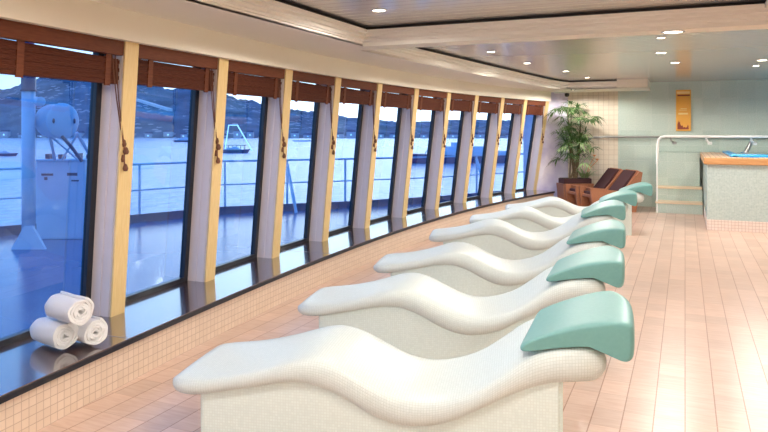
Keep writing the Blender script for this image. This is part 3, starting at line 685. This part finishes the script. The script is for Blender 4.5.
for k, (dx, dz, mm) in enumerate(((-.12, .42, 'pink'), (-.02, .50, 'pink'), (.20, .42, 'orange'), (.26, .34, 'orange'))):
    bm = NB(); c_ = q0 + ux * dx + Vector((0, 0, dz)); tube(bm, [q0, q0.lerp(c_, .5) + Vector((0, 0, .05)), c_], .006, 5)
    for j in range(9):
        a = 2 * PI * j / 9; leafblade(bm, c_, Vector((math.cos(a), math.sin(a), 1.2)), .09, .016, .3)
    o = link('flower', bm, M[mm], br); o['label'] = f'{mm} bloom'

# small dark box under the end of the ledge
bx_ = empty('low_dark_box', (0, 0, 0)); p = W(12.35, .45, 0, ln=0); p2 = W(13.2, .45, 0, ln=0)
tag(bx_, 'low dark box with a white top rim at the end of the window ledge', 'box')
d_ = (p2 - p); l_ = d_.length; d_.normalize()
bx_.location = (p.x, p.y, 0); bx_.rotation_euler.z = math.atan2(d_.y, d_.x)
bm = NB(); box(bm, 0, l_, -.22, -.01, 0, .15); link('body', bm, M['cushion'], bx_)
bm = NB(); box(bm, -.03, l_ + .02, -.23, -.01, .15, .17); box(bm, -.05, 0, -.23, -.01, 0, .15); link('rim', bm, M['rail_white'], bx_)

# ------------------------------------------------------------------ ship deck outside
EDGE = [(-12.0, -2), (-10.6, 3.5), (-8.9, 7.2), (-7.7, 10.2), (-6.1, 11.9), (-4.8, 13.6), (-3.7, 15.8), (-2.6, 18.5)]
bm = NB(); prism(bm, [Vector(p) for p in EDGE] + [Vector((-1.0, 18.5)), Vector((-2.5, 14.6))] + [W(y, -.27, 0, ln=0).xy for y in YS[::-1]], -.12, -.03); struct('deck', bm, M['deck_paint'])
def edge_pts(step):
    out = []
    for a, b_ in zip(EDGE, EDGE[1:]):
        a, b_ = Vector(a), Vector(b_); n = max(1, round((b_ - a).length / step))
        for k in range(n): out.append(a.lerp(b_, k / n))
    out.append(Vector(EDGE[-1])); return out
bm = NB(); E2 = [Vector(p) for p in EDGE]
for a, b_ in zip(E2, E2[1:]):
    t = (b_ - a).normalized(); n = Vector((-t.y, t.x)) * .03
    prism(bm, [a - n, b_ - n, b_ + n, a + n], -.03, .10)
struct('trim_deck_coaming', bm, M['coaming'])
rl = empty('deck_railing', (0, 0, 0)); tag(rl, 'pale blue deck railing with two bars running outside all the windows', 'railing')
for z, r in ((.93, .02), (.5, .014)):
    bm = NB(); tube(bm, [(p.x, p.y, z) for p in edge_pts(2)], r, 6); link('rail', bm, M['ship_white'], rl)
for i, p in enumerate(edge_pts(1.55)):
    bm = NB(); tube(bm, [(p.x, p.y, -.03), (p.x, p.y, .93)], .022, 6)
    if i % 3 == 1 and p.y > 9: tube(bm, [(p.x + .35, p.y - .25, -.03), (p.x, p.y, .85)], .03, 6)
    link('stanchion', bm, M['ship_white'], rl)
# mast
ms = empty('deck_mast', (0, 0, 0)); tag(ms, 'pale blue mast with flared foot on deck outside the first window', 'mast')
p = on(28.5, 246, 0)
bm = NB(); tube(bm, [(p.x, p.y, -.03), (p.x, p.y, 2.05)], .082, 16); link('pole', bm, M['ship_white'], ms, True)
bm = NB(); lathe(bm, [(.085, 2.0), (.10, 2.0), (.10, 2.02), (.088, 2.03), (.088, 2.4), (.12, 2.42), (.12, 2.46), (.07, 2.5), (.07, 3.0)], c=(p.x, p.y, 0), n=16); o = link('mast_head', bm, M['navy'], ms, True); o['label'] = 'navy mast head'
R_, F_ = Vector((ca, sa, 0)), Vector((-sa, ca, 0))
bm = NB(); q = p - F_ * .09 + R_ * .06
hexa(bm, [q - R_ * .24 + Vector((0, 0, -.03)), q + R_ * .20 + Vector((0, 0, -.03)), q + R_ * .20 + F_ * .05 + Vector((0, 0, -.03)), q - R_ * .24 + F_ * .05 + Vector((0, 0, -.03)),
          q - R_ * .07 + Vector((0, 0, .27)), q + R_ * .03 + Vector((0, 0, .27)), q + R_ * .03 + F_ * .05 + Vector((0, 0, .27)), q - R_ * .07 + F_ * .05 + Vector((0, 0, .27))]); link('foot_gusset', bm, M['ship_white'], ms)
# equipment housing and canister
hs = empty('deck_housing', (0, 0, 0)); tag(hs, 'pale blue equipment housing standing on deck behind the mast', 'machine housing')
q = on(36, 237, 0); d_ = (q - Vector((0, 0, 0))).dot(F_)
W1 = .68
hs.location = (q.x, q.y, 0); hs.rotation_euler.z = YAW
bm = NB(); box(bm, 0, W1, 0, .6, -.03, 1.06, .01); link('body', bm, M['ship_white'], hs)
bm = NB(); box(bm, -.02, W1 + .02, -.02, .62, 1.06, 1.09, .008); link('lid', bm, M['ship_white'], hs)
bm = NB()
for (x0_, z0_, w_, h_) in ((.08, .86, .16, .03), (.44, .86, .14, .04), (.12, .80, .04, .04), (.5, .78, .1, .02)): box(bm, x0_, x0_ + w_, -.012, .0, z0_, z0_ + h_)
o = link('fittings', bm, M['navy'], hs); o['label'] = 'dark blue latches and plates'
bm = NB(); tube(bm, [(W1 + .03, -.08, -.03), (W1 + .03, -.08, .9)], .02, 6); link('side_pole', bm, M['ship_white'], hs)
bm = NB()
for x_ in (.08, .26, .5, .66): box(bm, x_, x_ + .06, .1, .22, 1.09, 1.13 + .04 * ((x_ * 10) % 2))
o = link('cleats', bm, M['navy'], hs); o['label'] = 'dark deck fittings on the lid'
cn = empty('drum_canister', (0, 0, 0)); tag(cn, 'large pale blue drum canister held above the deck housing', 'canister')
cc = far(63, 121, 8.9); cn.location = cc
ax_ = (-F_ * .5 + R_ * .866).normalized(); rot = ax_.to_track_quat('Z', 'Y').to_matrix()
bm = NB(); lathe(bm, [(0, -.33), (.16, -.32), (.21, -.29), (.225, -.22), (.225, -.02), (.236, -.02), (.236, .0), (.22, .01), (.12, .025), (0, .03)], n=28, mat=rot); link('drum', bm, M['ship_white'], cn, True)
bm = NB()
for s_ in (-1, 1):
    c_ = rot @ Vector((0, 0, .03)) + ax_.cross(Vector((0, 0, 1))).normalized() * .15 * s_; lathe(bm, [(0, .010), (.010, .008), (.013, 0), (.013, -.015)], c=c_, n=12, mat=rot @ Matrix.Diagonal((1, 2.6, 1)))
o = link('handle', bm, M['navy'], cn); o['label'] = 'dark oval handles on the drum face'
bm = NB(); lathe(bm, [(0, -.06), (.06, -.06), (.06, .02), (0, .03)], c=far(40.5, 101.5, 8.7) - cc, n=16, mat=rot); link('vent_cap', bm, M['ship_white'], cn)
bm = NB()
for s_ in (-.18, .18): tube(bm, [R_ * s_ + Vector((0, 0, -.15)), R_ * s_ * 1.4 + F_ * .3 + Vector((0, 0, -.52))], .022, 6); tube(bm, [R_ * s_ + Vector((0, 0, -.18)), -R_ * s_ * .6 + F_ * .2 + Vector((0, 0, -.52))], .015, 6)
link('stand_leg', bm, M['ship_white'], cn)
bm = NB(); tube(bm, [R_ * .08 - F_ * .2 + Vector((0, 0, -.2)), R_ * .2 - F_ * .2 + Vector((0, 0, -.33)), R_ * .34 - F_ * .2 + Vector((0, 0, -.52))], .022, 8); o = link('hose', bm, M['navy'], cn); o['label'] = 'dark slanted hose'

# ------------------------------------------------------------------ sea, hills, boats
ZW = -8.0
bm = NB(); v = [bm.verts.new(p) for p in ((-3500, -1500, ZW), (2500, -1500, ZW), (2500, 3500, ZW), (-3500, 3500, ZW))]; bm.faces.new(v); struct('sea', bm, M['sea'])
RID = [(-160, 95), (-40, 92), (10, 88), (40, 77), (70, 73), (110, 74), (135, 80), (155, 86), (180, 88), (215, 90), (240, 99), (265, 104), (290, 109), (320, 112), (345, 116), (370, 119), (400, 121), (430, 121), (470, 119), (500, 120), (530, 121), (600, 122), (760, 122)]
def ridge(name, dist0, dist1, add, seed, base_y=138.0):
    bm = NB(); rows = []; nx, ny = 340, 14
    for i in range(nx + 1):
        px = -160 + 920 * i / nx; yy = None
        for (a, ya), (b_, yb) in zip(RID, RID[1:]):
            if px <= b_: yy = ya + (yb - ya) * (px - a) / (b_ - a); break
        top = (HOR - yy + add) / F * dist1 + EYE
        row = []
        for j in range(ny + 1):
            u = j / ny; d = dist0 + (dist1 - dist0) * u; k = (px - 384) / F
            nz = noise.noise(Vector((px * .05, u * 3, seed))) * 8 * u + noise.noise(Vector((px * .3, u * 9, seed + 4))) * 5 * (u > .05) + noise.noise(Vector((px * 1.1, u * 9, seed + 9))) * 2.5 * (u > .8)
            z = ZW - .5 + (top - ZW) * (u ** .85) + nz * min(1, u * 3) * (.6 if px < 330 else .35)
            row.append(bm.verts.new(cw(k * d, d, z)))
        rows.append(row)
    for a, b_ in zip(rows, rows[1:]):
        for j in range(ny): bm.faces.new([a[j], b_[j], b_[j + 1], a[j + 1]])
    struct(name, bm, M['hill'], smooth=True)
ridge('hills', 800, 1150, 0, 2.0)
# long pale shed on the hillside and shore buildings
bm = NB(); a, b_ = far(135, 101, 860), far(168, 111, 830); t = (b_ - a).normalized()
hexa(bm, [a, b_, b_ + Vector((0, 8, 0)), a + Vector((0, 8, 0)), a + Vector((0, 0, 3)), b_ + Vector((0, 0, 3)), b_ + Vector((0, 8, 3)), a + Vector((0, 8, 3))])
tag(link('hillside_viaduct', bm, mat('pale_stone', (.75, .68, .68), .7)), 'long pale sloping roadway on the hill beyond the second window', 'viaduct')
ONES = ['', 'first', 'second', 'third', 'fourth', 'fifth', 'sixth', 'seventh', 'eighth', 'ninth', 'tenth', 'eleventh', 'twelfth', 'thirteenth', 'fourteenth', 'fifteenth', 'sixteenth', 'seventeenth', 'eighteenth', 'nineteenth']
def nth(n): return ONES[n] if n < 20 else ('twentieth', 'thirtieth')[n // 10 - 2] if n % 10 == 0 else ('twenty-', 'thirty-')[n // 10 - 2] + ONES[n % 10]
rnd = random.Random(11); hp = mat('pale_render', (.42, .44, .5), .8); hd2 = mat('lit_window', (.8, .8, .8), .5, emit=(1, .95, .9), es=1.6)
for k in range(34):
    px = (4 + k * 18 + rnd.uniform(-2, 2)) if k < 12 else (222 + (k - 12) * 14.4 + rnd.uniform(-1, 1)); d = rnd.uniform(798, 806); p = far(px, 138, d); hgt = rnd.uniform(3, 8); wdt = rnd.uniform(6, 13)
    hb = empty('shore_house', (p.x, p.y, ZW), YAW)
    bm = NB(); box(bm, -wdt / 2, wdt / 2, 0, 6, 0, hgt); link('walls', bm, hp, hb)
    bm = NB(); hexa(bm, [(-wdt / 2, 0, hgt), (wdt / 2, 0, hgt), (wdt / 2, 6, hgt), (-wdt / 2, 6, hgt), (-wdt / 2, 2.5, hgt + 2), (wdt / 2, 2.5, hgt + 2), (wdt / 2, 3.5, hgt + 2), (-wdt / 2, 3.5, hgt + 2)]); link('roof', bm, M['navy'], hb)
    bm = NB(); box(bm, -.8, .8, -.3, 0, hgt * .4, hgt * .65); link('window', bm, hd2, hb)
    tag(hb, f'tiny pale house on the far shore below the hills, {nth(k + 1)} from the left', 'house', 'houses along the far shore')
def hull(bm, L_, B, h, z0=0.0):
    pts = []; n = 12
    lo = []
    for zz, sc_ in ((0, .82), (h, 1.0)):
        lp = []
        for i in range(n + 1):
            u = i / n; x = -L_ / 2 * sc_ + L_ * sc_ * u; w_ = B / 2 * sc_ * min(1, (1 - u) * 3.2) ** .6; lp.append((x, -w_, zz + z0 + (h * .25 * max(0, u - .6) / .4 if zz else 0)))
        for i in range(n - 1, -1, -1):
            x, w_, z_ = lp[i]; lp.append((x, -w_, z_))
        lo.append(lp)
    loftloops(bm, lo)
def ship(px, wy, L_, h, label, deck=True, rot=0.0, kind='ship', poles=False):
    d = F * (EYE - ZW) / (wy - HOR); p = cw((px - 384) / F * d, d, ZW); r = empty(kind, p, YAW + rot)
    tag(r, label, 'boat')
    bm = NB(); hull(bm, L_, L_ * .22, h); o = link('hull', bm, M['coaming'] if deck else M['ship_white'], r)
    if deck:
        bm = NB(); box(bm, -L_ * .42, L_ * .18, -L_ * .08, L_ * .08, h, h + L_ * .035); link('lower_cabin', bm, M['ship_white'], r)
        bm = NB(); box(bm, -L_ * .30, L_ * .10, -L_ * .07, L_ * .07, h + L_ * .035, h + L_ * .075); link('upper_cabin', bm, M['ship_white'], r)
        bm = NB(); box(bm, -L_ * .12, L_ * .05, -L_ * .05, L_ * .05, h + L_ * .075, h + L_ * .11); link('bridge', bm, M['ship_white'], r)
        bm = NB(); tube(bm, [(-L_ * .05, 0, h), (-L_ * .05, 0, h + L_ * .2)], L_ * .004, 5); tube(bm, [(L_ * .3, 0, h), (L_ * .22, 0, h + L_ * .13)], L_ * .004, 5); link('mast', bm, M['ship_white'], r)
        bm = NB()
        for k in range(10): box(bm, -L_ * .4 + k * L_ * .058, -L_ * .4 + k * L_ * .058 + L_ * .03, -L_ * .082, -L_ * .08, h + L_ * .012, h + L_ * .024)
        link('cabin_windows', bm, M['navy'], r)
    if poles:
        bm = NB(); tube(bm, [(-L_ * .38, 0, h), (-L_ * .25, 0, h + L_ * .85), (L_ * .05, 0, h + L_ * .85), (L_ * .55, 0, h * .8)], L_ * .022, 6)
        o = link('lit_boom', bm, mat('string_lights', (.9, .9, .9), .5, emit=(.9, .95, 1), es=1.5), r); o['label'] = 'white lit boom frame'
        bm = NB()
        for k in range(6): tube(bm, [(-L_ * .4 + k * L_ * .14, 0, h), (-L_ * .4 + k * L_ * .14, 0, h + L_ * .16)], L_ * .012, 5)
        tube(bm, [(-L_ * .42, 0, h + L_ * .16), (L_ * .36, 0, h + L_ * .16)], L_ * .012, 5); link('side_rail', bm, M['navy'], r)
    return r
ship(458, 163, 33, 2.3, 'long pale passenger boat with dark hull moored beyond the right-hand windows', rot=PI + .15, kind='passenger_boat')
ship(236, 153, 12, 1.3, 'small dark boat with white lit booms beyond the third window', deck=True, kind='small_boat', poles=True)
ship(187, 142, 22, 1.2, 'low dark barge on the water beyond the second window', deck=True, kind='barge')
ship(6, 156, 9, .9, 'small launch on the water at the left edge of the first window', kind='launch')
ship(302, 141.5, 16, 1.0, 'tiny pale boat far off beyond the fourth window', deck=False, kind='far_boat')
